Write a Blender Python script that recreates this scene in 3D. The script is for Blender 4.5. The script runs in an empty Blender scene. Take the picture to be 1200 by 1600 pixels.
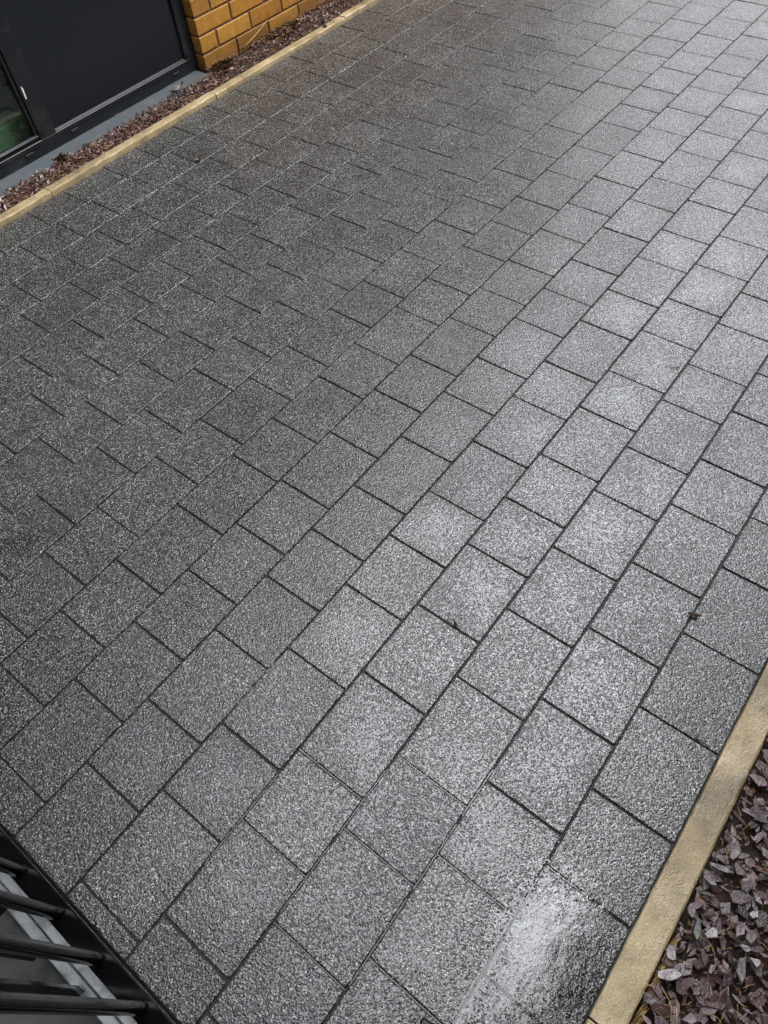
import bpy, bmesh, math, random
import numpy as np
from mathutils import Vector, Matrix

random.seed(7); rng = np.random.default_rng(7)
W = 0.173                       # width of one paving course (m)
sc = bpy.context.scene
col = sc.collection

# ------------------------------------------------------------------ camera
F, YAW, PIT, ROL, CY, CZ = 1117.748986, -0.816827, 0.621426, -0.116777, -0.919028*W, 8.604111*W
cd = bpy.data.cameras.new('camera'); cam = bpy.data.objects.new('camera', cd); col.objects.link(cam)
cd.sensor_fit = 'VERTICAL'; cd.sensor_height = 24.0; cd.lens = F/1600*24.0
cd.clip_start = 0.02; cd.clip_end = 500
rot = Matrix.Rotation(YAW, 4, 'Z') @ Matrix.Rotation(PIT, 4, 'X') @ Matrix.Rotation(ROL, 4, 'Z')
cam.matrix_world = Matrix.Translation((0, CY, CZ)) @ rot
sc.camera = cam

# ------------------------------------------------------------------ light
SUN_EL, SUN_AZ = math.radians(50), math.radians(-55)      # azimuth counted from +X towards +Y
w = bpy.data.worlds.new('World'); sc.world = w; w.use_nodes = True
nt = w.node_tree; N = nt.nodes; LK = nt.links
bg = N['Background']; bg.inputs['Strength'].default_value = 0.1
sky = N.new('ShaderNodeTexSky'); sky.sky_type = 'NISHITA'; sky.sun_disc = False
sky.sun_elevation = SUN_EL; sky.sun_rotation = math.pi/2 - SUN_AZ
tcw = N.new('ShaderNodeTexCoord'); nz = N.new('ShaderNodeTexNoise'); nz.inputs['Scale'].default_value = 2.2
nz.inputs['Detail'].default_value = 5; nz.inputs['Roughness'].default_value = 0.55
LK.new(tcw.outputs['Generated'], nz.inputs['Vector'])
crw = N.new('ShaderNodeValToRGB'); LK.new(nz.outputs['Fac'], crw.inputs['Fac'])
crw.color_ramp.elements[0].position = 0.34; crw.color_ramp.elements[0].color = (16, 16.6, 17.4, 1)
crw.color_ramp.elements[1].position = 0.62; crw.color_ramp.elements[1].color = (38, 38.5, 39.5, 1)
mxw = N.new('ShaderNodeMix'); mxw.data_type = 'RGBA'; mxw.inputs[0].default_value = 0.88
LK.new(sky.outputs['Color'], mxw.inputs[6]); LK.new(crw.outputs['Color'], mxw.inputs[7])
# a brilliant thin patch of cloud up the path, the rest of the overcast is duller
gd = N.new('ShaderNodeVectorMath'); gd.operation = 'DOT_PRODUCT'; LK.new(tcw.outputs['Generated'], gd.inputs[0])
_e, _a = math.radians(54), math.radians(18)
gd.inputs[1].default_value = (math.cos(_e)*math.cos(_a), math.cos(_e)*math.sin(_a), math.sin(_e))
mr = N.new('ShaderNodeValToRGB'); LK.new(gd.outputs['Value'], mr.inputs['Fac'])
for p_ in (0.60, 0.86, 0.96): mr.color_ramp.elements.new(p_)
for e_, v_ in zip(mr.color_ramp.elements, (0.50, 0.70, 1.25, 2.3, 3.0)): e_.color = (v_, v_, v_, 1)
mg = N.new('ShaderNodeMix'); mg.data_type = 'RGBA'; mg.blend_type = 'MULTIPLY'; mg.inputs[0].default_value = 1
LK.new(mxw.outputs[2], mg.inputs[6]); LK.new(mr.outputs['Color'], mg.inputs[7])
sx = N.new('ShaderNodeSeparateXYZ'); LK.new(tcw.outputs['Generated'], sx.inputs[0])
rh = N.new('ShaderNodeValToRGB'); LK.new(sx.outputs['Z'], rh.inputs['Fac'])          # murk towards the horizon
rh.color_ramp.elements[0].position = 0.22; rh.color_ramp.elements[0].color = (0.20, 0.20, 0.20, 1)
rh.color_ramp.elements[1].position = 0.66; rh.color_ramp.elements[1].color = (1, 1, 1, 1)
mh = N.new('ShaderNodeMix'); mh.data_type = 'RGBA'; mh.blend_type = 'MULTIPLY'; mh.inputs[0].default_value = 1
LK.new(mg.outputs[2], mh.inputs[6]); LK.new(rh.outputs['Color'], mh.inputs[7])
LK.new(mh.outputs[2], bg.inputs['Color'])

sd = bpy.data.lights.new('sun', 'SUN'); sd.energy = 2.6; sd.angle = math.radians(22); sd.color = (1, 0.98, 0.95)
sun = bpy.data.objects.new('sun', sd); col.objects.link(sun)
dirv = Vector((math.cos(SUN_EL)*math.cos(SUN_AZ), math.cos(SUN_EL)*math.sin(SUN_AZ), math.sin(SUN_EL)))
sun.rotation_euler = dirv.to_track_quat('Z', 'Y').to_euler(); sun.location = dirv*20

sc.cycles.max_bounces = 5; sc.cycles.diffuse_bounces = 3; sc.cycles.glossy_bounces = 3; sc.cycles.sample_clamp_indirect = 3.0
sc.cycles.use_denoising = True
sc.view_settings.view_transform = 'Standard'; sc.view_settings.look = 'None'
sc.view_settings.exposure = 0.25; sc.view_settings.gamma = 1.0; sc.view_settings.use_curve_mapping = False

# ------------------------------------------------------------------ helpers
def tag(o, label=None, cat=None, group=None, kind=None):
    if label: o['label'] = label
    if cat: o['category'] = cat
    if group: o['group'] = group
    if kind: o['kind'] = kind
    return o

def empty(name, loc=(0, 0, 0), rz=0):
    o = bpy.data.objects.new(name, None); o.location = loc; o.rotation_euler = (0, 0, rz); o.empty_display_size = 0.1
    col.objects.link(o); return o

class MB:
    """collects verts / faces for ONE mesh object"""
    def __init__(s): s.v = []; s.f = []
    def add(s, vs, fs):
        b = len(s.v); s.v += [tuple(v) for v in vs]; s.f += [tuple(i+b for i in f) for f in fs]; return s
    def box(s, x0, x1, y0, y1, z0, z1, c=0.0, jit=0.0):
        """box with a chamfer c on every edge"""
        if c <= 0:
            vs = [(x, y, z) for z in (z0, z1) for y in (y0, y1) for x in (x0, x1)]
            return s.add(vs, [(0, 2, 3, 1), (4, 5, 7, 6), (0, 1, 5, 4), (2, 6, 7, 3), (0, 4, 6, 2), (1, 3, 7, 5)])
        bm = bmesh.new(); bmesh.ops.create_cube(bm, size=1)
        for v in bm.verts:
            v.co = Vector(((x0+x1)/2+v.co.x*(x1-x0), (y0+y1)/2+v.co.y*(y1-y0), (z0+z1)/2+v.co.z*(z1-z0)))
            if jit: v.co += Vector((random.uniform(-jit, jit), random.uniform(-jit, jit), random.uniform(-jit, jit)))
        bmesh.ops.bevel(bm, geom=bm.edges[:], offset=c, segments=1, affect='EDGES')
        bm.verts.index_update(); s.add([v.co[:] for v in bm.verts], [[v.index for v in f.verts] for f in bm.faces]); bm.free(); return s
    def tube(s, pts, r, n=12, caps=True):
        pts = [Vector(p) for p in pts]; rr = r if isinstance(r, (list, tuple)) else [r]*len(pts)
        b = len(s.v); up = Vector((0.13, 0.31, 1)).normalized()
        for i, p in enumerate(pts):
            t = (pts[min(i+1, len(pts)-1)]-pts[max(i-1, 0)]).normalized()
            u = t.orthogonal().normalized() if i == 0 else (u - t*u.dot(t)).normalized()
            v = t.cross(u)
            for k in range(n):
                a = 2*math.pi*k/n; s.v.append(tuple(p+(u*math.cos(a)+v*math.sin(a))*rr[i]))
        for i in range(len(pts)-1):
            for k in range(n):
                s.f.append((b+i*n+k, b+i*n+(k+1) % n, b+(i+1)*n+(k+1) % n, b+(i+1)*n+k))
        if caps:
            s.f.append(tuple(b+k for k in range(n))[::-1]); s.f.append(tuple(b+(len(pts)-1)*n+k for k in range(n)))
        return s
    def build(s, name, mat, parent=None, smooth=False):
        me = bpy.data.meshes.new(name); me.from_pydata(s.v, [], s.f); me.update()
        if smooth: me.polygons.foreach_set('use_smooth', [True]*len(me.polygons))
        me.materials.append(mat); o = bpy.data.objects.new(name, me); col.objects.link(o)
        if parent: o.parent = parent
        return o

class NT:
    def __init__(s, name):
        s.m = bpy.data.materials.new(name); s.m.use_nodes = True; s.t = s.m.node_tree; s.b = s.t.nodes['Principled BSDF']
        s.tc = s.n('ShaderNodeTexCoord').outputs['Object']; s.out = s.t.nodes['Material Output']
    def n(s, typ, **k):
        nd = s.t.nodes.new(typ)
        for a, v in k.items(): setattr(nd, a, v)
        return nd
    def set(s, nd, **k):
        for a, v in k.items():
            a = a.replace('_', ' '); 
            if hasattr(v, 'is_output'): s.t.links.new(v, nd.inputs[a])
            else: nd.inputs[a].default_value = v
        return nd
    def link(s, a, b): s.t.links.new(a, b)
    def noise(s, scale, detail=3, rough=0.5, vec=None, out='Fac', dist=0.0):
        nd = s.n('ShaderNodeTexNoise'); s.link(vec or s.tc, nd.inputs['Vector'])
        nd.inputs['Scale'].default_value = scale; nd.inputs['Detail'].default_value = detail
        nd.inputs['Roughness'].default_value = rough; nd.inputs['Distortion'].default_value = dist
        return nd.outputs[out]
    def vor(s, scale, feature='F1', out='Color', rnd=1.0, vec=None):
        nd = s.n('ShaderNodeTexVoronoi', feature=feature); s.link(vec or s.tc, nd.inputs['Vector'])
        nd.inputs['Scale'].default_value = scale; nd.inputs['Randomness'].default_value = rnd
        return nd.outputs[out]
    def ramp(s, fac, *stops, interp='LINEAR'):
        nd = s.n('ShaderNodeValToRGB'); nd.color_ramp.interpolation = interp; e = nd.color_ramp.elements
        while len(e) < len(stops): e.new(0.5)
        for i, (p, c) in enumerate(stops):
            e[i].position = p; e[i].color = (c, c, c, 1) if isinstance(c, (int, float)) else (*c, 1)
        s.link(fac, nd.inputs['Fac']); return nd.outputs['Color']
    def math(s, op, a, b=0.0, c=0.0):
        nd = s.n('ShaderNodeMath', operation=op)
        for i, v in enumerate((a, b, c)):
            if hasattr(v, 'is_output'): s.link(v, nd.inputs[i])
            else: nd.inputs[i].default_value = v
        return nd.outputs[0]
    def mix(s, fac, a, b, blend='MIX'):
        nd = s.n('ShaderNodeMix', data_type='RGBA', blend_type=blend)
        for i, v in ((0, fac), (6, a), (7, b)):
            if hasattr(v, 'is_output'): s.link(v, nd.inputs[i])
            elif i == 0: nd.inputs[0].default_value = v
            else: nd.inputs[i].default_value = (*v, 1) if len(v) == 3 else v
        return nd.outputs[2]
    def bump(s, h, dist, strength=1.0, normal=None):
        nd = s.n('ShaderNodeBump'); s.link(h, nd.inputs['Height']); nd.inputs['Distance'].default_value = dist
        nd.inputs['Strength'].default_value = strength
        if normal: s.link(normal, nd.inputs['Normal'])
        return nd.outputs['Normal']
    def isl(s): return s.n('ShaderNodeNewGeometry').outputs['Random Per Island']
    def xyz(s):
        nd = s.n('ShaderNodeSeparateXYZ'); s.link(s.tc, nd.inputs[0]); return nd.outputs

# ------------------------------------------------------------------ materials
def mat_paver():
    t = NT('wet_granite_aggregate_paving'); b = t.b; r = t.isl()
    warp = t.noise(90, 2, 0.5, out='Color')
    vadd = t.n('ShaderNodeVectorMath', operation='MULTIPLY_ADD'); t.link(warp, vadd.inputs[0])
    vadd.inputs[1].default_value = (0.006,)*3; t.link(t.tc, vadd.inputs[2]); V = vadd.outputs[0]
    # light granite grains of two sizes in a charcoal matrix
    c1 = t.n('ShaderNodeSeparateColor'); t.link(t.vor(520, vec=V), c1.inputs[0])
    c2 = t.n('ShaderNodeSeparateColor'); t.link(t.vor(300, vec=V), c2.inputs[0])
    g1 = t.ramp(c1.outputs[0], (0.0, 0.010), (0.55, 0.018), (0.80, 0.045), (0.92, 0.17), (1.0, 0.44))
    d2 = t.vor(300, out='Distance', vec=V)
    k2 = t.math('MULTIPLY', t.math('GREATER_THAN', c2.outputs[1], 0.90), t.math('LESS_THAN', d2, 0.40))
    cc = t.mix(k2, g1, (0.38, 0.38, 0.375))
    tone = t.ramp(r, (0, (0.86, 0.86, 0.87)), (0.5, (1.0, 1.0, 1.0)), (1, (1.13, 1.13, 1.12)))
    cc = t.mix(1.0, cc, tone, 'MULTIPLY')
    dirt = t.ramp(t.noise(6, 5, 0.6), (0.35, (0.78, 0.77, 0.76)), (0.65, (1.12, 1.12, 1.12)))
    cc = t.mix(1.0, cc, dirt, 'MULTIPLY'); t.link(cc, b.inputs['Base Color'])
    # lumpy pressed surface, pits between the grains
    h1 = t.noise(215, 3, 0.6, vec=V, dist=0.5); h2 = t.vor(290, 'SMOOTH_F1', 'Distance', vec=V); h3 = t.math('ADD', t.noise(110, 2, 0.5), 0.5)
    h = t.math('ADD', t.math('MULTIPLY', h1, 1.0), t.math('MULTIPLY', h2, -0.55)); h = t.math('ADD', h, t.math('MULTIPLY', h3, 0.35))
    # rain water lying between the grains: the film stands higher in some places (and most round the puddle)
    X, Y, Z = t.xyz()
    dx = t.math('ADD', X, -0.10); dy = t.math('ADD', Y, 0.10)
    near = t.ramp(t.math('SQRT', t.math('ADD', t.math('MULTIPLY', dx, dx), t.math('MULTIPLY', dy, dy))), (0.05, 0.05), (0.55, 0.0))
    wn = t.ramp(t.noise(4.5, 4, 0.6, dist=0.5), (0.38, 0.0), (0.66, 1.0))
    fa = t.n('ShaderNodeAttribute'); fa.attribute_name = 'film'
    lvl = t.math('ADD', t.math('MULTIPLY_ADD', wn, 0.08, 0.49), near); lvl = t.math('MULTIPLY_ADD', fa.outputs['Fac'], 0.15, lvl); lvl = t.math('MULTIPLY_ADD', r, 0.035, lvl)
    ex = t.math('ADD', X, -0.19); ey = t.math('MULTIPLY', t.math('ADD', Y, 0.27), 1.15)
    pool = t.math('SQRT', t.math('ADD', t.math('MULTIPLY', ex, ex), t.math('MULTIPLY', ey, ey))); pool = t.math('ADD', pool, t.math('MULTIPLY', t.math('ADD', t.noise(28, 3, 0.6), -0.5), 0.07))
    pool = t.math('MULTIPLY', t.ramp(pool, (0.055, 1.0), (0.135, 0.0)), t.ramp(t.math('MULTIPLY', Y, -1), (0.165, 0.0), (0.176, 1.0)))
    lvl = t.math('MULTIPLY_ADD', pool, 0.26, lvl)
    under = t.math('LESS_THAN', h, lvl); hh = t.math('MAXIMUM', h, t.math('MULTIPLY_ADD', t.math('SUBTRACT', h, lvl), t.math('MULTIPLY_ADD', pool, -0.27, 0.33), lvl))
    nd = t.n('ShaderNodeBump'); t.link(hh, nd.inputs['Height']); nd.inputs['Distance'].default_value = 0.0030
    nd.inputs['Strength'].default_value = 0.85
    t.link(nd.outputs['Normal'], b.inputs['Normal'])
    ro = t.math('MULTIPLY_ADD', under, -0.13, 0.25); t.link(t.math('SUBTRACT', ro, t.math('MULTIPLY', t.math('MULTIPLY', pool, under), 0.07)), b.inputs['Roughness']); b.inputs['Specular IOR Level'].default_value = 1.0
    return t.m

def mat_joint():
    t = NT('wet_joint_grit'); b = t.b
    c = t.ramp(t.noise(300, 3, 0.6), (0.3, 0.006), (0.7, 0.030)); t.link(c, b.inputs['Base Color']); b.inputs['Specular IOR Level'].default_value = 0.25
    t.link(t.bump(t.noise(240, 3, 0.6), 0.002, 0.8), b.inputs['Normal']); b.inputs['Roughness'].default_value = 0.45
    return t.m

def mat_kerb():
    t = NT('buff_concrete_edging'); b = t.b; r = t.isl()
    big = t.ramp(t.noise(7, 5, 0.62), (0.30, (0.15, 0.118, 0.068)), (0.48, (0.32, 0.245, 0.135)), (0.70, (0.50, 0.40, 0.235)))
    fine = t.ramp(t.noise(420, 3, 0.6), (0.3, (0.68, 0.67, 0.66)), (0.7, (1.28, 1.27, 1.24)))
    c = t.mix(1.0, big, fine, 'MULTIPLY')
    pits = t.math('LESS_THAN', t.vor(75, out='Distance'), 0.09); c = t.mix(t.math('MULTIPLY', pits, 0.6), c, (0.09, 0.07, 0.04))
    t.link(c, b.inputs['Base Color'])
    h = t.math('ADD', t.noise(260, 4, 0.6), t.math('MULTIPLY', t.noise(60, 3, 0.5), 1.5))
    t.link(t.bump(h, 0.0020, 0.9), b.inputs['Normal']); t.link(t.ramp(t.noise(11, 3), (0.38, 0.20), (0.62, 0.55)), b.inputs['Roughness']); b.inputs['Specular IOR Level'].default_value = 0.7
    return t.m

def mat_slate(name='plum_slate', tint=(1.22, 0.86, 0.82)):
    t = NT(name); b = t.b; r = t.isl()
    c = t.ramp(r, (0.0, (0.026, 0.017, 0.018)), (0.35, (0.050, 0.034, 0.036)), (0.66, (0.082, 0.060, 0.063)), (0.86, (0.075, 0.055, 0.045)), (0.97, (0.14, 0.115, 0.118)), (1.0, (0.08, 0.095, 0.082)))
    c = t.mix(1.0, c, t.ramp(t.noise(120, 4, 0.65), (0.3, 0.62), (0.7, 1.3)), 'MULTIPLY'); c = t.mix(1.0, c, tint, 'MULTIPLY'); t.link(c, b.inputs['Base Color'])
    mp = t.n('ShaderNodeMapping'); t.link(t.tc, mp.inputs[0]); mp.inputs['Scale'].default_value = (1, 2.6, 1)
    h = t.noise(130, 4, 0.6, vec=mp.outputs[0]); t.link(t.bump(h, 0.0022, 0.7), b.inputs['Normal'])
    t.link(t.ramp(t.noise(37, 3, 0.6), (0.38, 0.16), (0.62, 0.5)), b.inputs['Roughness']); b.inputs['Specular IOR Level'].default_value = 0.8
    return t.m

def mat_soil():
    t = NT('dark_damp_soil'); b = t.b
    c = t.ramp(t.noise(60, 5, 0.65), (0.3, (0.016, 0.010, 0.008)), (0.6, (0.048, 0.028, 0.016)), (0.8, (0.09, 0.05, 0.025)))
    t.link(c, b.inputs['Base Color']); t.link(t.bump(t.noise(90, 5, 0.7), 0.012, 1), b.inputs['Normal']); b.inputs['Roughness'].default_value = 0.75
    return t.m

def mat_brick():
    t = NT('ochre_brick'); b = t.b; r = t.isl()
    c = t.ramp(r, (0, (0.27, 0.115, 0.014)), (0.5, (0.37, 0.168, 0.020)), (1, (0.45, 0.225, 0.036)))
    c = t.mix(1.0, c, t.ramp(t.noise(28, 5, 0.6), (0.3, 0.78), (0.7, 1.15)), 'MULTIPLY')
    # manganese spots, gathered on some bricks
    d = t.vor(150, out='Distance'); where = t.ramp(t.noise(7, 3, 0.6), (0.50, 0.0), (0.72, 1.0))
    spot = t.math('LESS_THAN', d, t.math('MULTIPLY_ADD', where, 0.34, 0.03)); c = t.mix(spot, c, (0.045, 0.018, 0.008))
    zz = t.xyz()[2]; dz_ = t.math('ADD', zz, t.math('MULTIPLY', t.noise(14, 4, 0.6), 0.10))
    c = t.mix(t.ramp(dz_, (0.03, 0.62), (0.13, 0.0)), c, (0.085, 0.045, 0.016))           # splashed dirt along the foot
    t.link(c, b.inputs['Base Color']); t.link(t.bump(t.noise(160, 4, 0.6), 0.0022, 0.9), b.inputs['Normal']); b.inputs['Roughness'].default_value = 0.62
    return t.m

def mat_mortar():
    t = NT('brown_mortar'); b = t.b
    c = t.ramp(t.noise(90, 4, 0.6), (0.3, (0.13, 0.070, 0.050)), (0.7, (0.22, 0.13, 0.095))); t.link(c, b.inputs['Base Color'])
    t.link(t.bump(t.noise(300, 3), 0.001, 0.8), b.inputs['Normal']); b.inputs['Roughness'].default_value = 0.9
    return t.m

def mat_paint(name, c0, rough=0.35, spec=0.5, dust=0.15, dustc=(0.2, 0.2, 0.19), scale=9, spots=0.02):
    t = NT(name); b = t.b
    m = t.ramp(t.noise(scale, 6, 0.65), (0.52, 0.0), (0.85, dust)); sp = t.math('MULTIPLY', t.math('LESS_THAN', t.vor(38, out='Distance'), spots), 0.5)
    c = t.mix(t.math('MAXIMUM', m, sp), c0, dustc); t.link(c, b.inputs['Base Color'])
    t.link(t.ramp(t.noise(scale*2, 4), (0.3, rough*0.85), (0.7, rough*1.25)), b.inputs['Roughness']); b.inputs['Specular IOR Level'].default_value = spec
    t.link(t.bump(t.noise(35, 3), 0.0004, 0.4), b.inputs['Normal'])
    return t.m

def mat_glass():
    t = NT('window_glass'); t.t.nodes.remove(t.b)
    tr = t.n('ShaderNodeBsdfTransparent'); tr.inputs[0].default_value = (0.80, 0.90, 0.84, 1); gl = t.n('ShaderNodeBsdfGlossy'); gl.inputs['Roughness'].default_value = 0.02
    fr_ = t.n('ShaderNodeLayerWeight'); mx = t.n('ShaderNodeMixShader')
    t.link(t.math('MULTIPLY_ADD', t.math('POWER', fr_.outputs['Facing'], 4.0), 0.5, 0.05), mx.inputs[0]); t.link(tr.outputs[0], mx.inputs[1]); t.link(gl.outputs[0], mx.inputs[2]); t.link(mx.outputs[0], t.out.inputs['Surface'])
    return t.m

def mat_galv():
    t = NT('galvanised_steel'); b = t.b
    c = t.ramp(t.vor(30), (0.0, (0.46, 0.48, 0.49)), (1.0, (0.68, 0.70, 0.71)))
    c = t.mix(t.ramp(t.noise(18, 5, 0.7), (0.50, 0.0), (0.68, 0.7)), c, (0.13, 0.13, 0.125)); t.link(c, b.inputs['Base Color'])
    b.inputs['Metallic'].default_value = 0.35; t.link(t.ramp(t.noise(40, 4), (0.3, 0.3), (0.7, 0.55)), b.inputs['Roughness'])
    t.link(t.bump(t.noise(60, 2), 0.0004, 0.5), b.inputs['Normal'])
    return t.m

def mat_simple(name, c0, c1, scale=80, rough=0.7, bd=0.001):
    t = NT(name); t.link(t.ramp(t.noise(scale, 4, 0.6), (0.3, c0), (0.7, c1)), t.b.inputs['Base Color'])
    t.b.inputs['Roughness'].default_value = rough; t.link(t.bump(t.noise(scale*2, 3), bd, 0.7), t.b.inputs['Normal']); return t.m

def mat_water():
    t = NT('shallow_water'); t.t.nodes.remove(t.b)
    tr = t.n('ShaderNodeBsdfTransparent'); gl = t.n('ShaderNodeBsdfGlossy'); gl.inputs['Roughness'].default_value = 0.06
    lw = t.n('ShaderNodeFresnel'); lw.inputs['IOR'].default_value = 1.6
    nrm = t.bump(t.math('ADD', t.noise(22, 2), t.math('MULTIPLY', t.noise(160, 3, 0.6), 0.22)), 0.0014, 0.9); t.link(nrm, gl.inputs['Normal'])
    mx = t.n('ShaderNodeMixShader'); t.link(t.math('MULTIPLY', lw.outputs[0], 1.55), mx.inputs[0]); t.link(tr.outputs[0], mx.inputs[1]); t.link(gl.outputs[0], mx.inputs[2])
    t.link(mx.outputs[0], t.out.inputs['Surface']); return t.m

M = dict(paver=mat_paver(), joint=mat_joint(), kerb=mat_kerb(), slate=mat_slate(), slate_red=mat_slate('russet_slate', (1.75, 1.20, 0.92)), soil=mat_soil(), brick=mat_brick(), mortar=mat_mortar(),
         frame=mat_paint('charcoal_powder_coat', (0.010, 0.011, 0.014), 0.34, 0.35), panel=mat_paint('navy_black_panel', (0.009, 0.011, 0.0145), 0.34, 0.32, dust=0.0),
         sill=mat_paint('blue_grey_sill', (0.085, 0.100, 0.112), 0.34, dust=0.30, dustc=(0.20, 0.21, 0.20), scale=14),
         bead=mat_paint('grey_bead', (0.045, 0.048, 0.052), 0.3), gasket=mat_simple('black_rubber', (0.004,)*3, (0.010,)*3, 60, 0.6),
         glass=mat_glass(), room_standin=mat_simple('lit_floor_tone', (0.12, 0.155, 0.125), (0.15, 0.19, 0.155), 5, 0.5), dark=mat_simple('unlit_room_tone', (0.030, 0.034, 0.026), (0.045, 0.050, 0.040), 3, 0.9),
         black=mat_paint('gloss_black_paint', (0.003, 0.003, 0.0035), 0.10, 0.35, dust=0.02, spots=0.0), galv=mat_galv(), water=mat_water(),
         plate=mat_simple('dull_wet_plate', (0.05, 0.052, 0.052), (0.16, 0.165, 0.165), 9, 0.3), pale=mat_simple('bare_metal', (0.5, 0.5, 0.5), (0.7, 0.7, 0.7), 60, 0.4), straw=mat_simple('dry_straw', (0.30, 0.19, 0.06), (0.50, 0.34, 0.13), 60), leaf=mat_simple('dead_leaf', (0.020, 0.012, 0.008), (0.075, 0.045, 0.025), 150, 0.45),
         moss=mat_simple('brown_moss', (0.030, 0.015, 0.006), (0.16, 0.075, 0.018), 200, 0.9, 0.003), render=mat_simple('dark_cladding', (0.02, 0.021, 0.023), (0.03, 0.031, 0.033), 4, 0.7),
         ground=mat_simple('ground_soil', (0.04, 0.035, 0.03), (0.08, 0.07, 0.055), 3, 0.9))

# ------------------------------------------------------------------ ground
g = MB(); g.add([(-150, -150, -0.06), (150, -150, -0.06), (150, 150, -0.06), (-150, 150, -0.06)], [(0, 1, 2, 3)])
tag(g.build('ground', M['ground']), kind='structure')
X0, X1 = -1.63*W, 60*W
j = MB(); j.add([(X0, -2.0*W, -0.0042), (X1, -2.0*W, -0.0042), (X1, 14.95*W, -0.0042), (X0, 14.95*W, -0.0042)], [(0, 1, 2, 3)])
tag(j.build('paving_joints', M['joint']), kind='structure')

# cross joints read off the photograph (in course widths along X), course k lies between y=-k and y=-(k+1)
ROWS = {-15: [7.39], -14: [6.52, 8.69, 9.91], -13: [4.64, 5.82, 6.82, 9.02, 13.64], -12: [4.15, 5.33, 6.33, 7.54, 11.96, 12.93, 14.13],
 -11: [3.42, 4.62, 5.83, 6.85, 10.04, 11.21], -10: [2.93, 4.14, 5.33, 6.54, 7.53, 9.75, 10.72, 12.95], -9: [2.37, 3.38, 4.58, 5.57, 6.78, 8.97, 9.97, 13.12, 18.85, 20.85],
 -8: [1.61, 2.81, 3.84, 5.02, 6.0, 7.21, 8.2, 9.22, 10.4, 11.65, 12.6, 13.75, 16.01, 17.26, 18.47, 20.61, 21.6],
 -7: [1.02, 2.03, 3.24, 4.23, 5.42, 6.39, 7.6, 8.59, 10.96, 12.02, 14.27, 15.45, 16.66, 17.9, 19.85],
 -6: [-0.44, 0.56, 1.57, 2.79, 3.99, 4.94, 6.12, 7.11, 8.32, 9.33, 11.54, 12.57, 13.77, 14.99, 16.21, 17.19, 18.2, 19.33, 20.4, 21.53],
 -5: [0.04, 1.07, 2.08, 4.06, 5.25, 6.41, 7.43, 8.62, 9.63, 11.82, 12.9, 14.08, 15.3, 16.5, 17.55, 19.73, 20.75],
 -4: [-0.55, 0.44, 1.65, 2.67, 3.65, 4.63, 5.83, 7.02, 8.02, 9.24, 10.24, 12.52, 13.68, 14.67, 15.92, 16.92, 18.17, 20.35],
 -3: [-1.42, -0.2, 0.79, 2.03, 3.22, 4.22, 5.2, 6.39, 7.57, 8.57, 9.81, 10.84, 12.01, 13.04, 14.24, 15.25, 16.45, 17.48],
 -2: [-1.08, 0.13, 1.13, 2.36, 3.55, 4.74, 6.75, 7.96, 8.95, 10.16, 11.18, 12.37, 13.43, 14.62],
 -1: [-0.4, 0.77, 1.78, 3.01, 4.19, 5.39, 6.6, 7.62, 8.82, 9.81, 11.02, 12.02],
 0: [-0.04, 1.18, 2.16, 3.38, 4.57, 5.78, 6.99, 8.01, 9.19, 10.21], 1: [0.56, 1.8, 2.8, 3.99, 5.2, 6.4]}
def fill(js):
    out = [js[0]]
    for b in js[1:]:
        a = out[-1]; gap = b-a
        if gap > 1.5:
            best = min(((abs(gap-n1-1.205*n2), n1, n2) for n1 in range(0, 9) for n2 in range(0, 9) if n1+n2), key=lambda q: q[0])
            seq = [1.0]*best[1]+[1.205]*best[2]; random.shuffle(seq); s = sum(seq)
            for q in seq[:-1]: out.append(out[-1]+q*gap/s)
        out.append(b)
    while out[-1] < X1/W: out.append(out[-1]+random.choice((1.0, 1.205, 1.205)))
    while out[0] > X0/W: out.insert(0, out[0]-random.choice((1.0, 1.205, 1.205)))
    return out

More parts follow.
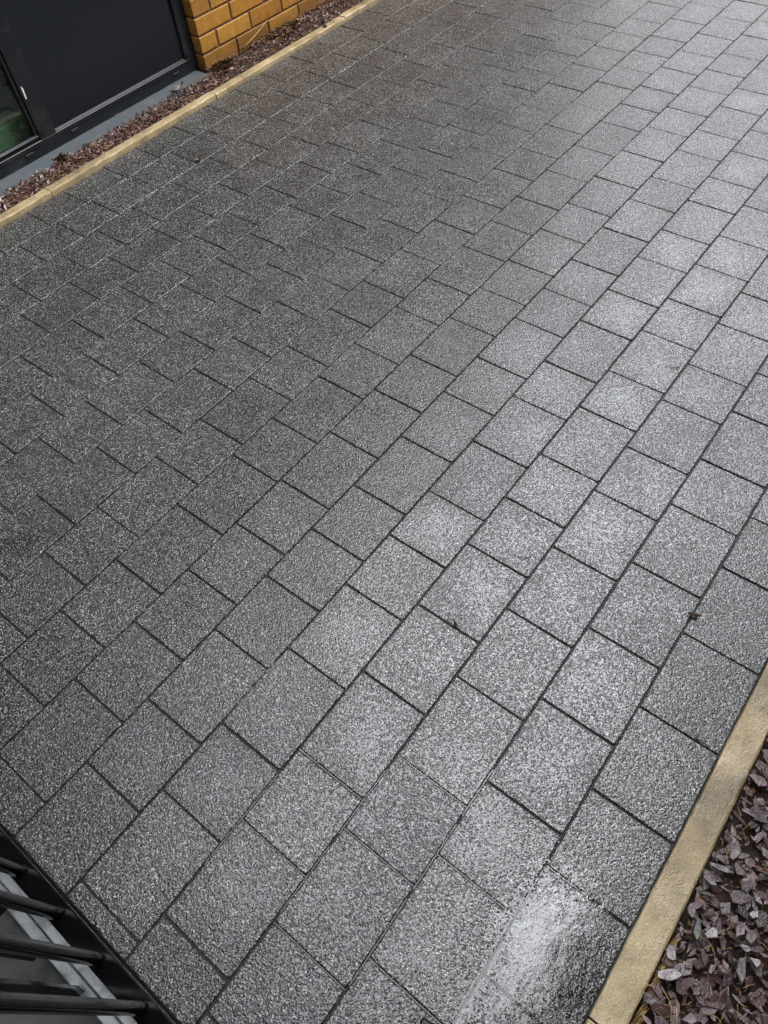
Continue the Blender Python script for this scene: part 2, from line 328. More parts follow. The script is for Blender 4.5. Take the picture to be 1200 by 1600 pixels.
def rounded(x0, x1, y0, y1, r, n=3):
    pts = []
    for cx, cy, a0 in ((x1-r, y1-r, 0), (x0+r, y1-r, 90), (x0+r, y0+r, 180), (x1-r, y0+r, 270)):
        for k in range(n+1):
            a = math.radians(a0+90*k/n); pts.append((cx+r*math.cos(a), cy+r*math.sin(a)))
    return pts
pv = MB(); FILM = []
J = 0.0016
for k, js in ROWS.items():
    js = fill(js)
    y1 = -k*W-J; y0 = -(k+1)*W+J
    if k == -15: y1 = min(y1, 14.93*W)
    for a, b in zip(js[:-1], js[1:]):
        xa, xb = max(a*W, X0)+J, min(b*W, X1)-J
        if xb-xa < 0.02: continue
        e = [random.gauss(0, 0.0006) for _ in range(4)]
        cxm, cym = (xa+xb)/2, (y0+y1)/2; tx, ty, dz = random.gauss(0, 0.0030), random.gauss(0, 0.0030), random.gauss(0, 0.0004)
        if k == 1 and 0.4 < a < 1.7: tx, ty, dz = 0.0, 0.0, -0.0012
        if k == 0 and 1.0 < a < 1.3: tx, ty, dz = 0.001, 0.0, 0
        rings = []; long_ = None
        for ins, z, r in ((0.0, -0.03, 0.005), (0.0, -0.0032, 0.005), (0.0006, -0.0010, 0.0055), (0.0020, 0.0, 0.006)):
            ring = []
            rgh = 0.00045 if z > -0.02 else 0
            for x, y in rounded(xa+ins+e[0]*0.7, xb-ins+e[1]*0.7, y0+ins+e[2]*0.5, y1-ins+e[3]*0.5, r):
                ring.append((x, y, z+dz+tx*(x-cxm)+ty*(y-cym)))
            # irregular, slightly chipped long edges
            dense = []
            if long_ is None: long_ = [math.dist(ring[q][:2], ring[(q+1) % len(ring)][:2]) > 0.04 for q in range(len(ring))]
            for q in range(len(ring)):
                p0, p1 = ring[q], ring[(q+1) % len(ring)]; dense.append(p0)
                L = math.hypot(p1[0]-p0[0], p1[1]-p0[1])
                if long_[q]:
                    for s_ in range(1, 12):
                        f = s_/12; dense.append((p0[0]+(p1[0]-p0[0])*f, p0[1]+(p1[1]-p0[1])*f, p0[2]+(p1[2]-p0[2])*f))
            rings.append([(x+random.uniform(-rgh, rgh), y+random.uniform(-rgh, rgh), z_) for x, y, z_ in dense])
        n = len(rings[0]); vs = [v for r_ in rings for v in r_]; fs = []
        amp = random.random()**1.2; offx, offy = random.gauss(0, 0.012), random.gauss(0, 0.012); film = [0.0]*(4*n)
        for sc_ in (0.84, 0.64, 0.42, 0.2):
            for x, y, z_ in rings[3]:
                ox, oy = offx*(1-sc_), offy*(1-sc_); vs.append((cxm+ox+(x-cxm)*sc_, cym+oy+(y-cym)*sc_, z_*sc_+dz*(1-sc_)-0.0004*(1-sc_)))
                film.append(amp*(1-sc_)**0.8)
        for q in range(7):
            for i in range(n): fs.append((q*n+i, q*n+(i+1) % n, (q+1)*n+(i+1) % n, (q+1)*n+i))
        vs.append((cxm+offx, cym+offy, dz-0.0004)); film.append(amp)
        for i in range(n): fs.append((7*n+i, 7*n+(i+1) % n, 8*n))
        pv.add(vs, fs); FILM += film
pvo = pv.build('paving', M['paver']); tag(pvo, kind='structure')
at_ = pvo.data.attributes.new('film', 'FLOAT', 'POINT'); at_.data.foreach_set('value', FILM)     # how deep the rain lies on each slab

# ------------------------------------------------------------------ kerb edgings (each length stands in its own piece of one kerb line)
def kerb_line(y0, y1, z1, joints):
    m = MB()
    for a, b in zip(joints[:-1], joints[1:]):
        n = max(3, int((b-a)/0.025)); xs = np.linspace(a+0.0018, b-0.0018, n); dy = random.gauss(0, 0.0012); dz = random.gauss(0, 0.0009)
        prof = [(y0, -0.05), (y0, z1-0.005), (y0+0.0015, z1-0.0015), (y0+0.005, z1), (y1-0.005, z1), (y1-0.0015, z1-0.0015), (y1, z1-0.005), (y1, -0.05)]
        base = len(m.v)
        for x in xs:
            for i, (y, z) in enumerate(prof):
                q = 0.0006 if 0 < i < 7 else 0
                m.v.append((float(x), y+dy+random.uniform(-q, q)*1.4, z+dz+random.uniform(-q, q)*0.5))
        P = len(prof)
        for i in range(n-1):
            for q in range(P-1): m.f.append((base+i*P+q, base+(i+1)*P+q, base+(i+1)*P+q+1, base+i*P+q+1))
        m.f.append(tuple(base+q for q in range(P))); m.f.append(tuple(base+(n-1)*P+q for q in range(P))[::-1])
    return m
kl = [7.15*W+0.9125*i for i in range(-3, 9)]
tag(kerb_line(14.955*W, 15.205*W, 0.02, kl).build('kerb', M['kerb']), kind='structure')
kr = [0.88*W+0.9125*i for i in range(-2, 10)]
tag(kerb_line(-2.345*W, -2.012*W, 0.006, kr).build('kerb', M['kerb']), kind='structure')

# ------------------------------------------------------------------ slate beds
def bed(x0, x1, y0, y1, z, amp, step=0.012):
    nx, ny = int((x1-x0)/step)+1, int((y1-y0)/step)+2; xs = np.linspace(x0, x1, nx); ys = np.linspace(y0, y1, ny)
    A = rng.normal(0, 1, (ny, nx)); 
    for _ in range(2): A = (A+np.roll(A, 1, 0)+np.roll(A, -1, 0)+np.roll(A, 1, 1)+np.roll(A, -1, 1))/5
    m = MB(); m.v = [(float(xs[i]), float(ys[k]), float(z+amp*A[k, i])) for k in range(ny) for i in range(nx)]
    m.f = [(k*nx+i, k*nx+i+1, (k+1)*nx+i+1, (k+1)*nx+i) for k in range(ny-1) for i in range(nx-1)]; return m
tag(bed(-0.6, 8.0, 15.2*W, 16.8*W, -0.028, 0.005, 0.02).build('soil', M['soil']), kind='structure')
tag(bed(-0.6, 8.0, -1.35, -2.34*W, -0.022, 0.010, 0.02).build('soil', M['soil']), kind='structure')

def chip_geom(L, Wd, T, seed):
    """an irregular flat flake: outline, chamfered stepped faces"""
    r = random.Random(seed); n = r.choice((4, 5, 5, 6, 7)); pts = []
    for i in range(n):
        a = 2*math.pi*(i+r.uniform(-0.32, 0.32))/n; k = r.uniform(0.72, 1.08)
        pts.append((math.cos(a)*L/2*k, math.sin(a)*Wd/2*k))
    vs = [(x, y, -T/2+r.uniform(-.1, .1)*T) for x, y in pts]
    tl = (r.uniform(-.12, .12), r.uniform(-.12, .12))
    vs += [(x*0.98, y*0.98, T/2*0.6+tl[0]*x+tl[1]*y) for x, y in pts]
    vs += [(x*0.86+r.uniform(-.02, .02)*L, y*0.84, T/2+tl[0]*x+tl[1]*y+r.uniform(-.15, .15)*T) for x, y in pts]
    fs = [tuple(range(n))[::-1]]
    for q in range(2): fs += [(q*n+i, q*n+(i+1) % n, (q+1)*n+(i+1) % n, (q+1)*n+i) for i in range(n)]
    fs.append(tuple(2*n+i for i in range(n))); return vs, fs
PROTO = [chip_geom(1.0, random.uniform(0.18, 0.75), random.uniform(0.10, 0.2), s) for s in range(80)]
def scatter(m, n, x0, x1, y0, y1, z0, z1, smin, smax, tilt, dens=None):
    for _ in range(n):
        if dens: x, y = dens()
        else: x, y = random.uniform(x0, x1), random.uniform(y0, y1)
        s = smin+(smax-smin)*random.random()**1.9; vs, fs = random.choice(PROTO)
        R = Matrix.Rotation(random.uniform(0, 6.283), 3, 'Z') @ Matrix.Rotation(random.gauss(0, tilt), 3, 'X') @ Matrix.Rotation(random.gauss(0, tilt), 3, 'Y')
        th = random.uniform(0.35, 0.85)*s; z = random.uniform(z0, z1)
        y = min(max(y, y0+s*0.35), y1-s*0.35)
        R = np.array(R); A = np.array(vs)*np.array([s, s, th]); A = A@R.T+np.array([x, y, z])
        m.add(A.tolist(), fs)
cr = MB()
yR = -2.36*W
scatter(cr, 5200, 0.0, 1.3, -1.05, yR, -0.018, 0.002, 0.009, 0.046, 0.17)
scatter(cr, 900, 0.1, 1.1, -0.95, yR, 0.000, 0.008, 0.016, 0.048, 0.12)
scatter(cr, 5000, 1.3, 6.0, -1.3, yR, -0.018, 0.006, 0.015, 0.050, 0.36)
scatter(cr, 1500, -0.6, 0.0, -1.2, yR, -0.018, 0.006, 0.015, 0.050, 0.36)
tag(cr.build('slate_chippings', M['slate']), 'plum grey wet slate chippings filling the bed at bottom right beside the kerb', 'slate mulch', kind='stuff')
cl = MB()
scatter(cl, 5200, 0.3, 13.5*W, 15.22*W, 16.27*W, -0.022, -0.002, 0.010, 0.032, 0.4)
scatter(cl, 3600, 13.5*W, 4.6, 15.22*W, 16.6*W, -0.018, 0.000, 0.010, 0.032, 0.4)
scatter(cl, 1200, 4.6, 8.0, 15.22*W, 16.72*W, -0.010, 0.008, 0.012, 0.036, 0.4)
tag(cl.build('slate_chippings', M['slate_red']), 'brownish plum slate chippings in the narrow strip along the brick wall and sill', 'slate mulch', kind='stuff')

# larger flakes that stand out, each a thing of its own
def mat_pale(name, c, rough=0.3):
    t = NT(name); b = t.b
    cc = t.mix(t.ramp(t.noise(150, 5, 0.7), (0.42, 0.0), (0.60, 1.0)), (c[0]*0.45, c[1]*0.42, c[2]*0.42), c); t.link(cc, b.inputs['Base Color'])
    t.link(t.bump(t.noise(170, 4, 0.6), 0.003, 0.8), b.inputs['Normal']); b.inputs['Roughness'].default_value = rough; b.inputs['Specular IOR Level'].default_value = 0.9
    return t.m
MP = mat_pale('pale_wet_slate', (0.34, 0.30, 0.30), 0.22); MG = mat_pale('plum_grey_slate', (0.17, 0.13, 0.135), 0.4); MN = mat_pale('green_slate', (0.11, 0.135, 0.115), 0.4)

FL = [
(MP, 0.2871, -0.4249, -0.90, 0.044, 0.019, 'biggest pale wet slate flake, wide and blotched, close to the kerb near the bottom'),
(MP, 0.3164, -0.4134, -2.53, 0.026, 0.017, 'small pale tapered flake just above the biggest pale flake, by the kerb'),
(MP, 0.3862, -0.4561, -0.54, 0.029, 0.018, 'pale notched flake in the middle of the bed, right of the green flake'),
(MP, 0.4852, -0.4972, -2.03, 0.032, 0.010, 'narrow bright flake lying diagonally beside the round grey plate of slate'),
(MP, 0.4944, -0.4276, -1.23, 0.046, 0.011, 'long thin pale slate sliver nearest the kerb, upper part of the bed'),
(MP, 0.4582, -0.5020, -0.26, 0.018, 0.013, 'small bright flake below the narrow diagonal one, near the right edge'),
(MP, 0.4217, -0.4927, -3.13, 0.033, 0.015, 'bright upright flake at the top of the cluster of pale flakes by the right edge'),
(MP, 0.4002, -0.5097, -1.23, 0.023, 0.012, 'bright flat flake in the middle of the pale cluster, above the ribbed slab'),
(MP, 0.3913, -0.5299, -1.63, 0.023, 0.015, 'pale flake furthest right and lowest in the pale cluster, beside the ribbed slab'),
(MG, 0.3665, -0.5171, -2.84, 0.046, 0.018, 'large oblong ribbed grey slate slab below the pale cluster'),
(MG, 0.3987, -0.4139, -2.68, 0.024, 0.014, 'smooth oval grey flake near the kerb, above the green flake'),
(MN, 0.3794, -0.4335, -2.80, 0.040, 0.012, 'dull green long slate flake between the oval flake and the notched pale one'),
(MG, 0.4946, -0.4724, -0.96, 0.028, 0.024, 'round grey plate of slate left of the narrow diagonal bright flake'),
(MG, 0.4639, -0.4216, -1.27, 0.025, 0.019, 'dark plum angular flake below the long thin pale sliver'),
(MG, 0.2487, -0.4742, -1.02, 0.033, 0.019, 'grey flake cut by the bottom edge of the photo among dry strands'),
(MG, 0.2338, -0.4146, -0.91, 0.026, 0.020, 'grey rounded flake beside the kerb, lowest along it'),
(MG, 0.5307, -0.4373, -0.17, 0.026, 0.014, 'small oblong grey flake lying above the long thin pale sliver'),
(MG, 0.4236, -0.5109, -2.93, 0.026, 0.020, 'grey wedge flake inside the pale cluster, right of the bright upright one'),
]
for i, (m_, x, y, a, L, wd, lab) in enumerate(FL):
    vs, fs = chip_geom(L*1.04, wd*1.12, 0.005, 900+i); o = MB().add(vs, fs).build('slate_flake', m_)
    o.location = (x, y, 0.013); o.rotation_euler = (random.gauss(0, .08), random.gauss(0, .08), a)
    tag(o, lab, 'slate flake', 'larger slate flakes in the bed')

# dry strands and twigs
def strand(pts, r, name, lab, cat, mat='straw', group=None):
    P = [Vector(p) for p in pts]
    if len(P) == 2: P.insert(1, (P[0]+P[1])/2+Vector((random.uniform(-.003, .003), random.uniform(-.003, .003), 0.004)))
    out = []
    for i in range(13):
        t = i/12*(len(P)-1); k = min(int(t), len(P)-2); f = t-k
        p0, p1, p2, p3 = P[max(k-1, 0)], P[k], P[k+1], P[min(k+2, len(P)-1)]
        out.append(0.5*((2*p1)+(p2-p0)*f+(2*p0-5*p1+4*p2-p3)*f*f+(3*p1-p0-3*p2+p3)*f*f*f))
    o = MB().tube(out, [r*(1-0.5*abs(i/6-1)) for i in range(13)], 6).build(name, M[mat], smooth=True)
    return tag(o, lab, cat, group)
GS = 'dry strands lying on the slate'
strand([(0.263, -0.421, .012), (0.248, -0.443, .02), (0.225, -0.455, .014)], 0.0009, 'dry_strand', 'long pale bent strand curving down below the biggest pale flake', 'strand', group=GS)
strand([(0.348, -0.449, .014), (0.367, -0.461, .018)], 0.0006, 'dry_strand', 'short thin strand under the notched pale flake', 'strand', group=GS)
strand([(0.53, -0.42, .012), (0.503, -0.432, .018)], 0.0006, 'dry_strand', 'thin upright strand crossing the slate beside the long thin pale sliver', 'strand', group=GS)
strand([(0.234, -0.4, .008), (0.25, -0.402, .016), (0.255, -0.414, .014)], 0.0008, 'dry_strand', 'small arched strand against the bottom end of the kerb', 'strand', group=GS)
strand([(0.27, -0.488, .014), (0.277, -0.512, .02), (0.262, -0.53, .012)], 0.0007, 'dry_strand', 'curved strand at the bottom edge, right of the grey cut-off flake', 'strand', group=GS)
strand([(0.32, -0.526, .014), (0.321, -0.544, .016)], 0.0007, 'dry_strand', 'strand lying near the bottom right corner below the ribbed slab', 'strand', group=GS)
strand([(0.562, -0.49, .012), (0.548, -0.488, .02), (0.539, -0.49, .012)], 0.0010, 'dry_strand', 'orange brown strand beside the right edge of the photo above the pale cluster', 'strand', group=GS)
strand([(0.252, -0.452, .012), (0.229, -0.462, .02)], 0.0011, 'dry_strand', 'straight upright straw reaching the bottom edge near the kerb', 'strand', group=GS)
fine = MB()
for _ in range(420):
    x, y = random.uniform(0.1, 1.2), random.uniform(-0.9, yR-0.005); a = random.uniform(0, 6.28); L = random.uniform(.008, .03); z = random.uniform(0.002, 0.011)
    fine.tube([(x, y, z), (x+math.cos(a)*L/2+random.gauss(0, .002), y+math.sin(a)*L/2, z+.004), (x+math.cos(a)*L, min(y+math.sin(a)*L, yR-0.003), z-.002)], 0.0004, 4)
for _ in range(260):
    x, y = random.uniform(0.5, 4.5), random.uniform(15.25*W, 16.5*W); a = random.uniform(0, 6.28); L = random.uniform(.01, .035); z = random.uniform(0.004, 0.014)
    fine.tube([(x, y, z), (x+math.cos(a)*L/2, y+math.sin(a)*L*.3, z+.004), (x+math.cos(a)*L, y+math.sin(a)*L*.6, z)], 0.0005, 4)
for _ in range(110):
    x = random.uniform(0.15, 0.34); y = yR-random.uniform(0.001, 0.006); L = random.uniform(.01, .03)
    fine.tube([(x, y, -.01), (x+L*.6, y-random.uniform(0, .004), .004), (x+L, y-random.uniform(.002, .008), random.uniform(-.004, .008))], 0.0005, 4)
tag(fine.build('dry_litter', M['straw']), 'fine dry needles and broken straw strewn over the slate chippings', 'plant litter', kind='stuff')
strand([(2.60, 2.835, .012), (2.68, 2.842, .026), (2.79, 2.86, .05)], 0.0022, 'straw_stalk', 'pale straw stalk leaning on the bottom course of the brick wall', 'stalk')
strand([(1.657, 0.217, .003), (1.655, 0.20, .003), (1.663, 0.188, .003), (1.676, 0.186, .003)], 0.0012, 'twig', 'largest of the dark twigs, curved, on a paver towards the upper right', 'twig', 'leaf')
strand([(0.858, 0.235, .0025), (0.858, 0.215, .0025), (0.868, 0.203, .0025), (0.886, 0.197, .0025)], 0.0008, 'twig', 'thin bent brown twig lying on a paver in mid path', 'twig', 'leaf')
strand([(1.008, 0.045, .0025), (1.006, 0.035, .0025), (1.014, 0.028, .0025), (1.024, 0.026, .0025)], 0.0009, 'twig', 'tiny hooked dark twig on the paver right of the bent brown twig', 'twig', 'leaf')

def leaf(x, y, z, L, wd, a, lab, curl=0.004, mat='leaf', name='leaf_scrap', cat='leaf'):
    n = 8; vs = []; fs = []
    for i in range(n+1):
        t = i/n; hw = wd/2*math.sin(math.pi*min(max(t, .04), .97))**0.7*random.uniform(.7, 1.15)
        for k, s_ in enumerate((-1, 0, 1)):
            vs.append(((t-.5)*L, s_*hw, curl*(abs(s_)+1.2*(2*t-1)**2)+random.uniform(-.0004, .0004)))
    for i in range(n):
        for k in range(2): fs.append((i*3+k, (i+1)*3+k, (i+1)*3+k+1, i*3+k+1))
    nv = len(vs); vs += [(p[0], p[1], p[2]-.0006) for p in vs]; fs += [tuple(q+nv for q in f)[::-1] for f in fs]
    rim = [i*3 for i in range(n+1)]+[i*3+2 for i in range(n, -1, -1)]
    for q in range(len(rim)): r0, r1 = rim[q], rim[(q+1) % len(rim)]; fs.append((r0, r1, r1+nv, r0+nv))
    o = MB().add(vs, fs).build(name, M[mat]); o.location = (x, y, z); o.rotation_euler = (0.05, 0, a); return tag(o, lab, cat)
leaf(0.949, -0.176, 0.002, 0.026, 0.012, 1.9, 'curled dark leaf scrap caught in the long joint above the right kerb')
leaf(0.621, 0.243, 0.001, 0.018, 0.006, 1.1, 'narrow pale leaf scrap lying across a short joint, middle of the path', mat='moss')
leaf(0.694, -0.307, 0.001, 0.030, 0.009, 1.5, 'flat grey leaf scrap in the joint beside the right kerb', curl=.001, mat='leaf')
leaf(1.727, 2.262, 0.002, 0.030, 0.022, 0.6, 'small black leaf crumpled on a joint near the left kerb', curl=.006)
leaf(2.118, 2.818, -0.006, 0.10, 0.03, 0.2, 'dark crumpled leaf lying on the right end of the blue grey sill', curl=.010)
pb = bmesh.new(); bmesh.ops.create_icosphere(pb, subdivisions=2, radius=0.012)
for v in pb.verts: v.co = v.co*random.uniform(.88, 1.1); v.co.z *= 0.6
pm = MB(); pb.verts.index_update(); pm.add([v.co[:] for v in pb.verts], [[v.index for v in f.verts] for f in pb.faces]); pb.free()
pe = pm.build('pebble', M['leaf'], smooth=True); pe.location = (2.93, 2.605, 0.024); tag(pe, 'dark round pebble sitting on top of the far kerb', 'pebble')

def tuft(name, x, y, z, R, H, n, lab, cat, mat='moss'):
    m = MB()
    for _ in range(n):
        a = random.uniform(0, 6.28); rr = R*random.random()**.6; bx, by = x+math.cos(a)*rr, y+math.sin(a)*rr*.6
        h = H*random.uniform(.4, 1); dx, dy = random.gauss(0, .35)*h, random.gauss(0, .35)*h; s_ = random.uniform(.002, .005)
        m.add([(bx-s_, by, z), (bx+s_, by+s_*.5, z), (bx+dx+s_, by+dy, z+h*.7), (bx+dx, by+dy-s_, z+h), (bx+dx-s_, by+dy+s_, z+h*.6)], [(0, 1, 2, 3, 4)])
    return tag(m.build(name, M[mat]), lab, cat)
tuft('moss_tuft', 1.435, 2.80, -0.016, 0.022, 0.030, 90, 'dark little weed sprig at the front edge of the sill, left of the panel', 'weed', 'leaf')
tuft('moss_tuft', 2.40, 2.80, -0.015, 0.06, 0.030, 320, 'brown moss clump at the foot of the brick corner', 'moss')
tuft('moss_tuft', 2.84, 2.83, -0.015, 0.13, 0.022, 300, 'brown moss patch along the foot of the brick wall under the straw stalk', 'moss')

lt = MB()
for n_, xr, yr, zr in ((900, (0.1, 1.2), (-0.9, yR-.004), (-.006, .008)), (2200, (0.5, 5.0), (15.24*W, 16.22*W), (-.008, .004)), (500, (2.4, 4.5), (16.2*W, 16.5*W), (-.008, .006))):
    for _ in range(n_):
        x, y, z, a = random.uniform(*xr), random.uniform(*yr), random.uniform(*zr), random.uniform(0, 6.28); q = random.uniform(.002, .007)
        c_, s_ = math.cos(a)*q, math.sin(a)*q; h_ = random.uniform(-.003, .004)
        lt.add([(x-c_, y-s_, z), (x+s_*.5, y-c_*.5, z+h_), (x+c_, y+s_, z+.001), (x-s_*.5, y+c_*.5, z+.002-h_)], [(0, 1, 2, 3)])
tag(lt.build('leaf_litter', M['moss']), 'brown crumbled leaf and bark bits among the slate chippings', 'leaf litter', kind='stuff')

# ------------------------------------------------------------------ puddle (flat thin sheet; the pressed grains stand through it)
def vnoise(xs, ys, s, seed):
    r = np.random.default_rng(seed); G = r.random((512, 512)); x = xs/s+40; y = ys/s+40
    ix, iy = np.floor(x).astype(int), np.floor(y).astype(int); fx, fy = x-ix, y-iy; fx = fx*fx*(3-2*fx); fy = fy*fy*(3-2*fy)
    g_ = lambda a, b: G[np.mod(a, 512), np.mod(b, 512)]
    return (g_(ix, iy)*(1-fx)+g_(ix+1, iy)*fx)*(1-fy)+(g_(ix, iy+1)*(1-fx)+g_(ix+1, iy+1)*fx)*fy
st = 0.0011; xs = np.arange(-0.10, 0.36, st); ys = np.arange(-0.345, -0.10, st); XX, YY = np.meshgrid(xs, ys)
nn = 0.55*vnoise(XX, YY, 0.0032, 1)+0.37*vnoise(XX, YY, 0.0021, 2)+0.08*vnoise(XX, YY, 0.012, 3)
edge = 0.05*(vnoise(XX, YY, 0.03, 5)-.5)+0.02*(vnoise(XX, YY, .01, 6)-.5)
def blob(cx, cy, rx, ry, a):
    c_, s_ = math.cos(a), math.sin(a); u = ((XX-cx)*c_+(YY-cy)*s_)/rx; v = (-(XX-cx)*s_+(YY-cy)*c_)/ry; return np.sqrt(u*u+v*v)
D = np.maximum.reduce([1.22-0.50*blob(0.205, -0.222, 0.040, 0.046, -0.5)+edge*3, 0.95-0.50*blob(0.090, -0.180, 0.095, 0.012, 0.0)+edge*2, 0.78-0.4*blob(0.09, -0.225, 0.08, 0.05, 0.1)+edge*6, 1.0-0.35*blob(0.22, -0.27, 0.06, 0.05, 0)+edge*5, 0.86-0.30*blob(0.21, -0.24, 0.085, 0.065, 0)+edge*3])
D = np.where((YY > -0.998*W), np.minimum(D, 0.90-(YY+W)*14), D)
jo = np.minimum(np.abs(YY+W), np.where(YY < -W, np.abs(XX-0.56*W), 9))
D = np.where((jo < 0.004) & (XX < 0.24), D+0.18, D)
keep = nn < D
ny, nx = keep.shape; idx = -np.ones((ny+1, nx+1), int); kk = np.argwhere(keep)
vs = []; fs = []
for a, b in kk:
    q = []
    for da, db in ((0, 0), (0, 1), (1, 1), (1, 0)):
        if idx[a+da, b+db] < 0:
            idx[a+da, b+db] = len(vs); vs.append((float(xs[0]+(b+db)*st), float(ys[0]+(a+da)*st), 0.0012))
        q.append(int(idx[a+da, b+db]))
    fs.append(tuple(q))
me_w = MB(); me_w.v = vs; me_w.f = fs
def ribbon(p0, p1, z=-0.0016, hw=0.0010):          # water standing in the joints
    p0, p1 = Vector((*p0, z)), Vector((*p1, z)); d = (p1-p0).normalized(); n_ = Vector((-d.y, d.x, 0)); L = (p1-p0).length; k = max(2, int(L/0.006)); q = []
    for i in range(k+1):
        c_ = p0.lerp(p1, i/k); h_ = hw*random.uniform(.75, 1.1); q += [c_-n_*h_, c_+n_*h_]
    me_w.add([v[:] for v in q], [(2*i, 2*i+2, 2*i+3, 2*i+1) for i in range(k)])
for (a_, b_) in (((-.06, 0), (0.11, 0)), ((.13, 0), (0.27, 0)), ((.29, 0), (0.40, 0)), ((0.22, -W), (0.30, -W)), ((-.05, W), (0.09, W)), ((.12, W), (0.27, W)), ((-.08, 2*W), (0.13, 2*W)), ((.18, 3*W), (0.38, 3*W))): ribbon(a_, b_)
for k_, js_ in ((0, (-0.04, 1.18)), (-1, (-0.4, 0.77, 1.78)), (-2, (0.13, 1.13)), (1, (1.8,))):
    for j_ in js_: ribbon((j_*W, -k_*W-.002), (j_*W, -(k_+1)*W+.002))
tag(me_w.build('water', M['water']), kind='structure')

# ------------------------------------------------------------------ building on the left: ochre brick, dark glazed screen, sill
YB, YF, XR = 16.55*W, 16.85*W, 13.58*W        # brick face, frame face, brick corner
ZB = 0.049; ZH = 4.35
bld = empty('building', (XR, YB, 0)); tag(bld, 'ochre brick building with dark framed glazing and panel along the far side of the path', 'building')
def local(o, par):                             # parts are built in world space and hung under the thing
    o.parent = par; o.matrix_parent_inverse = Matrix.Translation(par.location).inverted() if par.type == 'EMPTY' else Matrix.Identity(4)
    return o
br = MB(); mo = MB()
for c_ in range(-2, int((ZH-ZB)/0.075)):
    z0 = ZB+c_*0.075+0.005; z1 = z0+0.065; half = (c_ % 2 == 0)
    # c_ = -1 is the lowest course in view and starts with a full brick, c_ = 0 with a half
    x = XR
    first = 0.1025 if half else 0.215
    if z0 > 0.40: continue
    if z0 < 2.25:
        while x < 6.5:
            L = first if x == XR else 0.215
            br.box(x, min(x+L, 6.5), YB+random.gauss(0, .0008), YB+0.102, z0, z1, 0.0022, 0.0007); x += L+0.010
    else:
        x = XR-0.225*24+(0 if half else 0.1125)
        while x < 6.5:
            br.box(x, min(x+0.215, 6.5), YB+random.gauss(0, .0008), YB+0.102, z0, z1); x += 0.225
wall = local(br.build('brick_wall', M['brick']), bld)
mo.box(XR+0.006, 6.49, YB+0.007, YB+0.25, -0.2, 0.42)
local(mo.build('mortar', M['mortar']), bld)
cw = MB(); cw.box(XR, 6.5, YB-0.012, YB+0.25, 0.425, ZH); cw.box(XR-0.225*24, XR-0.0005, YB-0.012, YB+0.25, 2.27, ZH-0.001); local(cw.build('added_cladding', M['render']), bld)  # unseen dark cladding, added low down to keep brown brick reflections off the paving
rf = MB(); rf.box(-3.3, 6.75, YB-0.28, YB+3.2, ZH+0.001, ZH+0.16); rf.box(6.38, 6.49, YB+0.2501, YB+3, -0.2, ZH); local(rf.build('roof', M['render']), bld)
# frame: bottom rail, posts, head
XL = -12.0*W; z_s = -0.017
fr = MB()
fr.box(XL, XR-0.002, YF, YF+0.06, z_s, 0.235*W, 0.002)
posts = [(13.20*W, XR-0.003), (8.36*W, 8.80*W), (3.5*W, 3.94*W), (-1.4*W, -0.96*W), (-6.3*W, -5.86*W), (XL+0.001, XL+0.07)]
for a, b in posts: fr.box(a, b, YF-0.0015, YF+0.058, 0.236*W, 2.18, 0.002)
fr.box(XL, XR-0.002, YF, YF+0.06, 2.181, 2.26, 0.002)
frame = local(fr.build('window_frame', M['frame']), bld)
def sub(o): o.parent = frame; o.matrix_parent_inverse = frame.matrix_parent_inverse.copy(); return o
def sub(o):
    o.parent = frame; return o
frame_off = Vector((0, 0, 0))
for i in range(len(posts)-1):
    a, b = posts[i+1][1], posts[i][0]; solid = (i % 2 == 0)
    if solid: sub(MB().box(a+.001, b-.001, YF+0.012, YF+0.04, 0.24*W, 2.18).build('infill_panel', M['panel']))
    else:
        sub(MB().box(a+.012, b-.012, YF+0.022, YF+0.028, 0.33*W, 2.17).build('glass_pane', M['glass']))
        gk = MB(); gk.box(a+.001, a+.0125, YF+0.008, YF+0.034, 0.24*W, 2.18); gk.box(b-.0125, b-.001, YF+0.008, YF+0.034, 0.24*W, 2.18); gk.box(a+.0126, b-.0126, YF+0.010, YF+0.034, 0.24*W, 0.33*W)
        sub(gk.build('gasket', M['gasket']))
    zb = 0.25*W if solid else 0.33*W
    m = MB(); m.add([(a+.004, YF+0.0005, zb), (b-.004, YF+0.0005, zb), (b-.004, YF+0.0115, zb+0.006), (a+.004, YF+0.0115, zb+0.006), (a+.004, YF+0.0115, zb-.002), (b-.004, YF+0.0115, zb-.002)], [(0, 1, 2, 3), (0, 4, 5, 1), (0, 3, 4), (1, 5, 2)])
    sub(m.build('bead', M['bead']))
    m = MB(); m.box(a+.02, b-.02, YF-0.0028, YF-0.0001, 0.150*W, 0.150*W+0.0022); sub(m.build('seam', M['bead'] if False else M['frame']))
for u in (12.74, 9.28, 7.91, 4.4, 3.0):
    sub(MB().box(u*W-0.019, u*W+0.019, YF-0.006, YF-0.0002, 0.045*W, 0.115*W, 0.0015).build('drain_cap', M['gasket']))
sub(MB().add([(8.42*W, YF-.0022, 1.17*W), (8.45*W, YF-.0022, 1.16*W), (8.47*W, YF-.0022, 1.38*W), (8.43*W, YF-.0022, 1.46*W)], [(0, 1, 2, 3)]).build('chipped_paint', M['pale']))
si = MB(); si.add([(XL, YF+0.002, z_s), (13.45*W, YF+0.002, z_s), (13.45*W, 16.24*W, -0.021), (XL, 16.24*W, -0.021), (XL, 16.225*W, -0.024), (13.45*W, 16.225*W, -0.024), (13.45*W, 16.225*W, -0.06), (XL, 16.225*W, -0.06), (13.45*W, YF, -.06), (XL, YF, -.06)],
   [(0, 3, 2, 1), (3, 4, 5, 2), (4, 7, 6, 5), (1, 2, 5, 6, 8), (0, 9, 7, 4, 3)])
local(si.build('sill', M['sill']), bld)
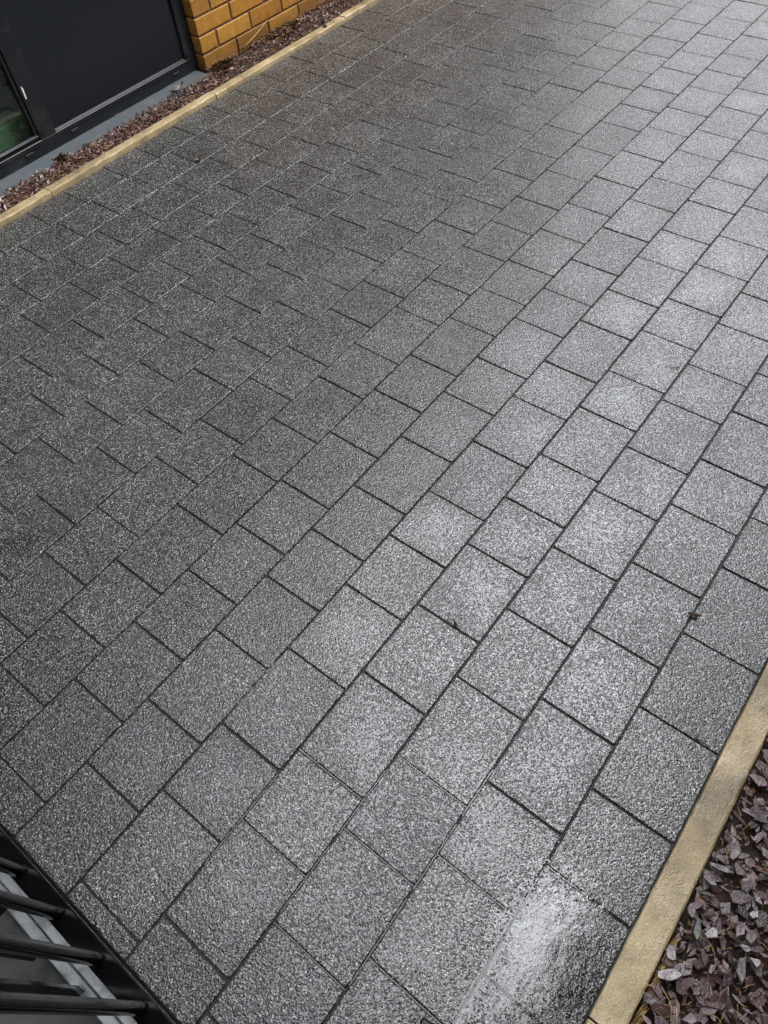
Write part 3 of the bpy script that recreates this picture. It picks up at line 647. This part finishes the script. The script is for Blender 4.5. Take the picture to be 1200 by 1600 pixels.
# flat dark sheet behind the glass, its colour stands in for the unlit interior
rm = MB(); rm.box(XL-1, 2.3, YF+0.24, YF+0.3, -0.2, 2.6)
local(rm.build('room_standin', M['dark']), bld)
local(MB().box(XL, 8.5*W, YF+0.10, YF+0.22, 0.001, 0.105, .002).build('lit_floor_block', M['room_standin']), bld)  # pale green block stands in for the floor lit near the window

# ------------------------------------------------------------------ neighbouring building with a deep dark soffit on the right (overhangs the slate bed)
nb = empty('neighbouring_building', (0, -1.5, 0)); tag(nb, 'dark clad building with a low overhanging soffit beyond the right slate bed', 'building')
local(MB().box(-2.5, 9, -3.5, -1.36, -0.2, 2.6).build('cladding', M['render']), nb)
local(MB().box(-1.2, 5.0, -3.4, -0.455, 2.6005, 2.9).build('soffit', M['render']), nb)

eb = empty('entrance_building', (-3, 0.5, 0)); tag(eb, 'dark building with a canopy over the landing behind the black railing', 'building')
local(MB().box(-6, -2.2, -1.3, 2.86, -0.2, 2.6).build('cladding', M['render']), eb)
local(MB().box(-5.9, -0.62, -1.35, 2.6, 2.603, 2.8).build('canopy', M['render']), eb)

# ------------------------------------------------------------------ black railing and galvanised landing at bottom left
ra = empty('railing', (-1.70*W, 0.3, 0)); tag(ra, 'gloss black metal railing with round bars crossing the bottom left corner', 'railing')
local(MB().box(-1.815*W, -1.595*W, -1.4, 1.3, 0.048, 0.060, 0.0025).build('bottom_rail', M['black']), ra)
local(MB().box(-1.815*W, -1.595*W, -1.4, 1.3, 1.04, 1.052, 0.0025).build('top_rail', M['black']), ra)
bal = [3.44+0.662*i for i in range(-14, 6)]
for u in bal:
    yy = u*W; xx = -1.715*W
    o = MB().tube([(xx, yy, 0.059), (xx, yy, 1.041)], 0.0108, 20, False).build('baluster', M['black'], smooth=True); local(o, ra)
    wl = MB().tube([(xx, yy, 0.0595), (xx, yy, 0.0625), (xx, yy, 0.0645)], [0.0145, 0.0130, 0.0109], 20, False).build('weld_collar', M['black'], smooth=True); wl.parent = o
for yy in (-1.38, 1.28):
    local(MB().box(-1.86*W, -1.56*W, yy-0.02, yy+0.02, -0.05, 1.06, 0.002).build('post', M['black']), ra)

ld = empty('landing', (-2.6*W, 0.3, 0)); tag(ld, 'galvanised steel landing with dark cross slats behind the black railing', 'landing')
lm = MB()
lm.box(-1.985*W, -1.80*W, -1.4, 1.3, -0.05, 0.0, 0.002)
local(lm.build('edge_angle', M['galv']), ld)
local(MB().box(-12*W, -1.99*W, -1.4, 1.3, -0.075, -0.050, 0.001).build('base_plate', M['plate']), ld)
lip = MB(); lip.box(-2.14*W, -2.02*W, -1.4, 1.3, -0.0495, -0.020, 0.002); local(lip.build('lip', M['galv']), ld)
gt = empty('gate', (-2.12*W, 0.3, 0)); tag(gt, 'black flat barred gate leaf standing on the galvanised landing behind the railing', 'gate')
for i in range(-12, 7):
    yy = (2.80+0.645*i)*W
    local(MB().box(-2.22*W, -2.03*W, yy-0.006, yy+0.006, 0.003, 1.02, 0.0015).build('bar', M['black']), gt)
    local(MB().box(-2.028*W, -2.022*W, yy-0.007, yy+0.007, 0.002, 0.018, 0.0004).build('end_clip', M['galv']), gt)
local(MB().box(-2.23*W, -2.03*W, -1.35, 1.25, 1.021, 1.03, 0.001).build('top_rail', M['black']), gt)

# ------------------------------------------------------------------ small black block end at the bottom edge
sb = MB().box(-0.024, 0.0, -0.024, 0.0, 0.0, 0.012, 0.003).build('black_block', M['black'])
sb.location = (-0.016, -0.128, 0.002); sb.rotation_euler = (0, 0, 0.1)
tag(sb, 'small black square-ended block poking in at the bottom edge beside a wet joint', 'block')
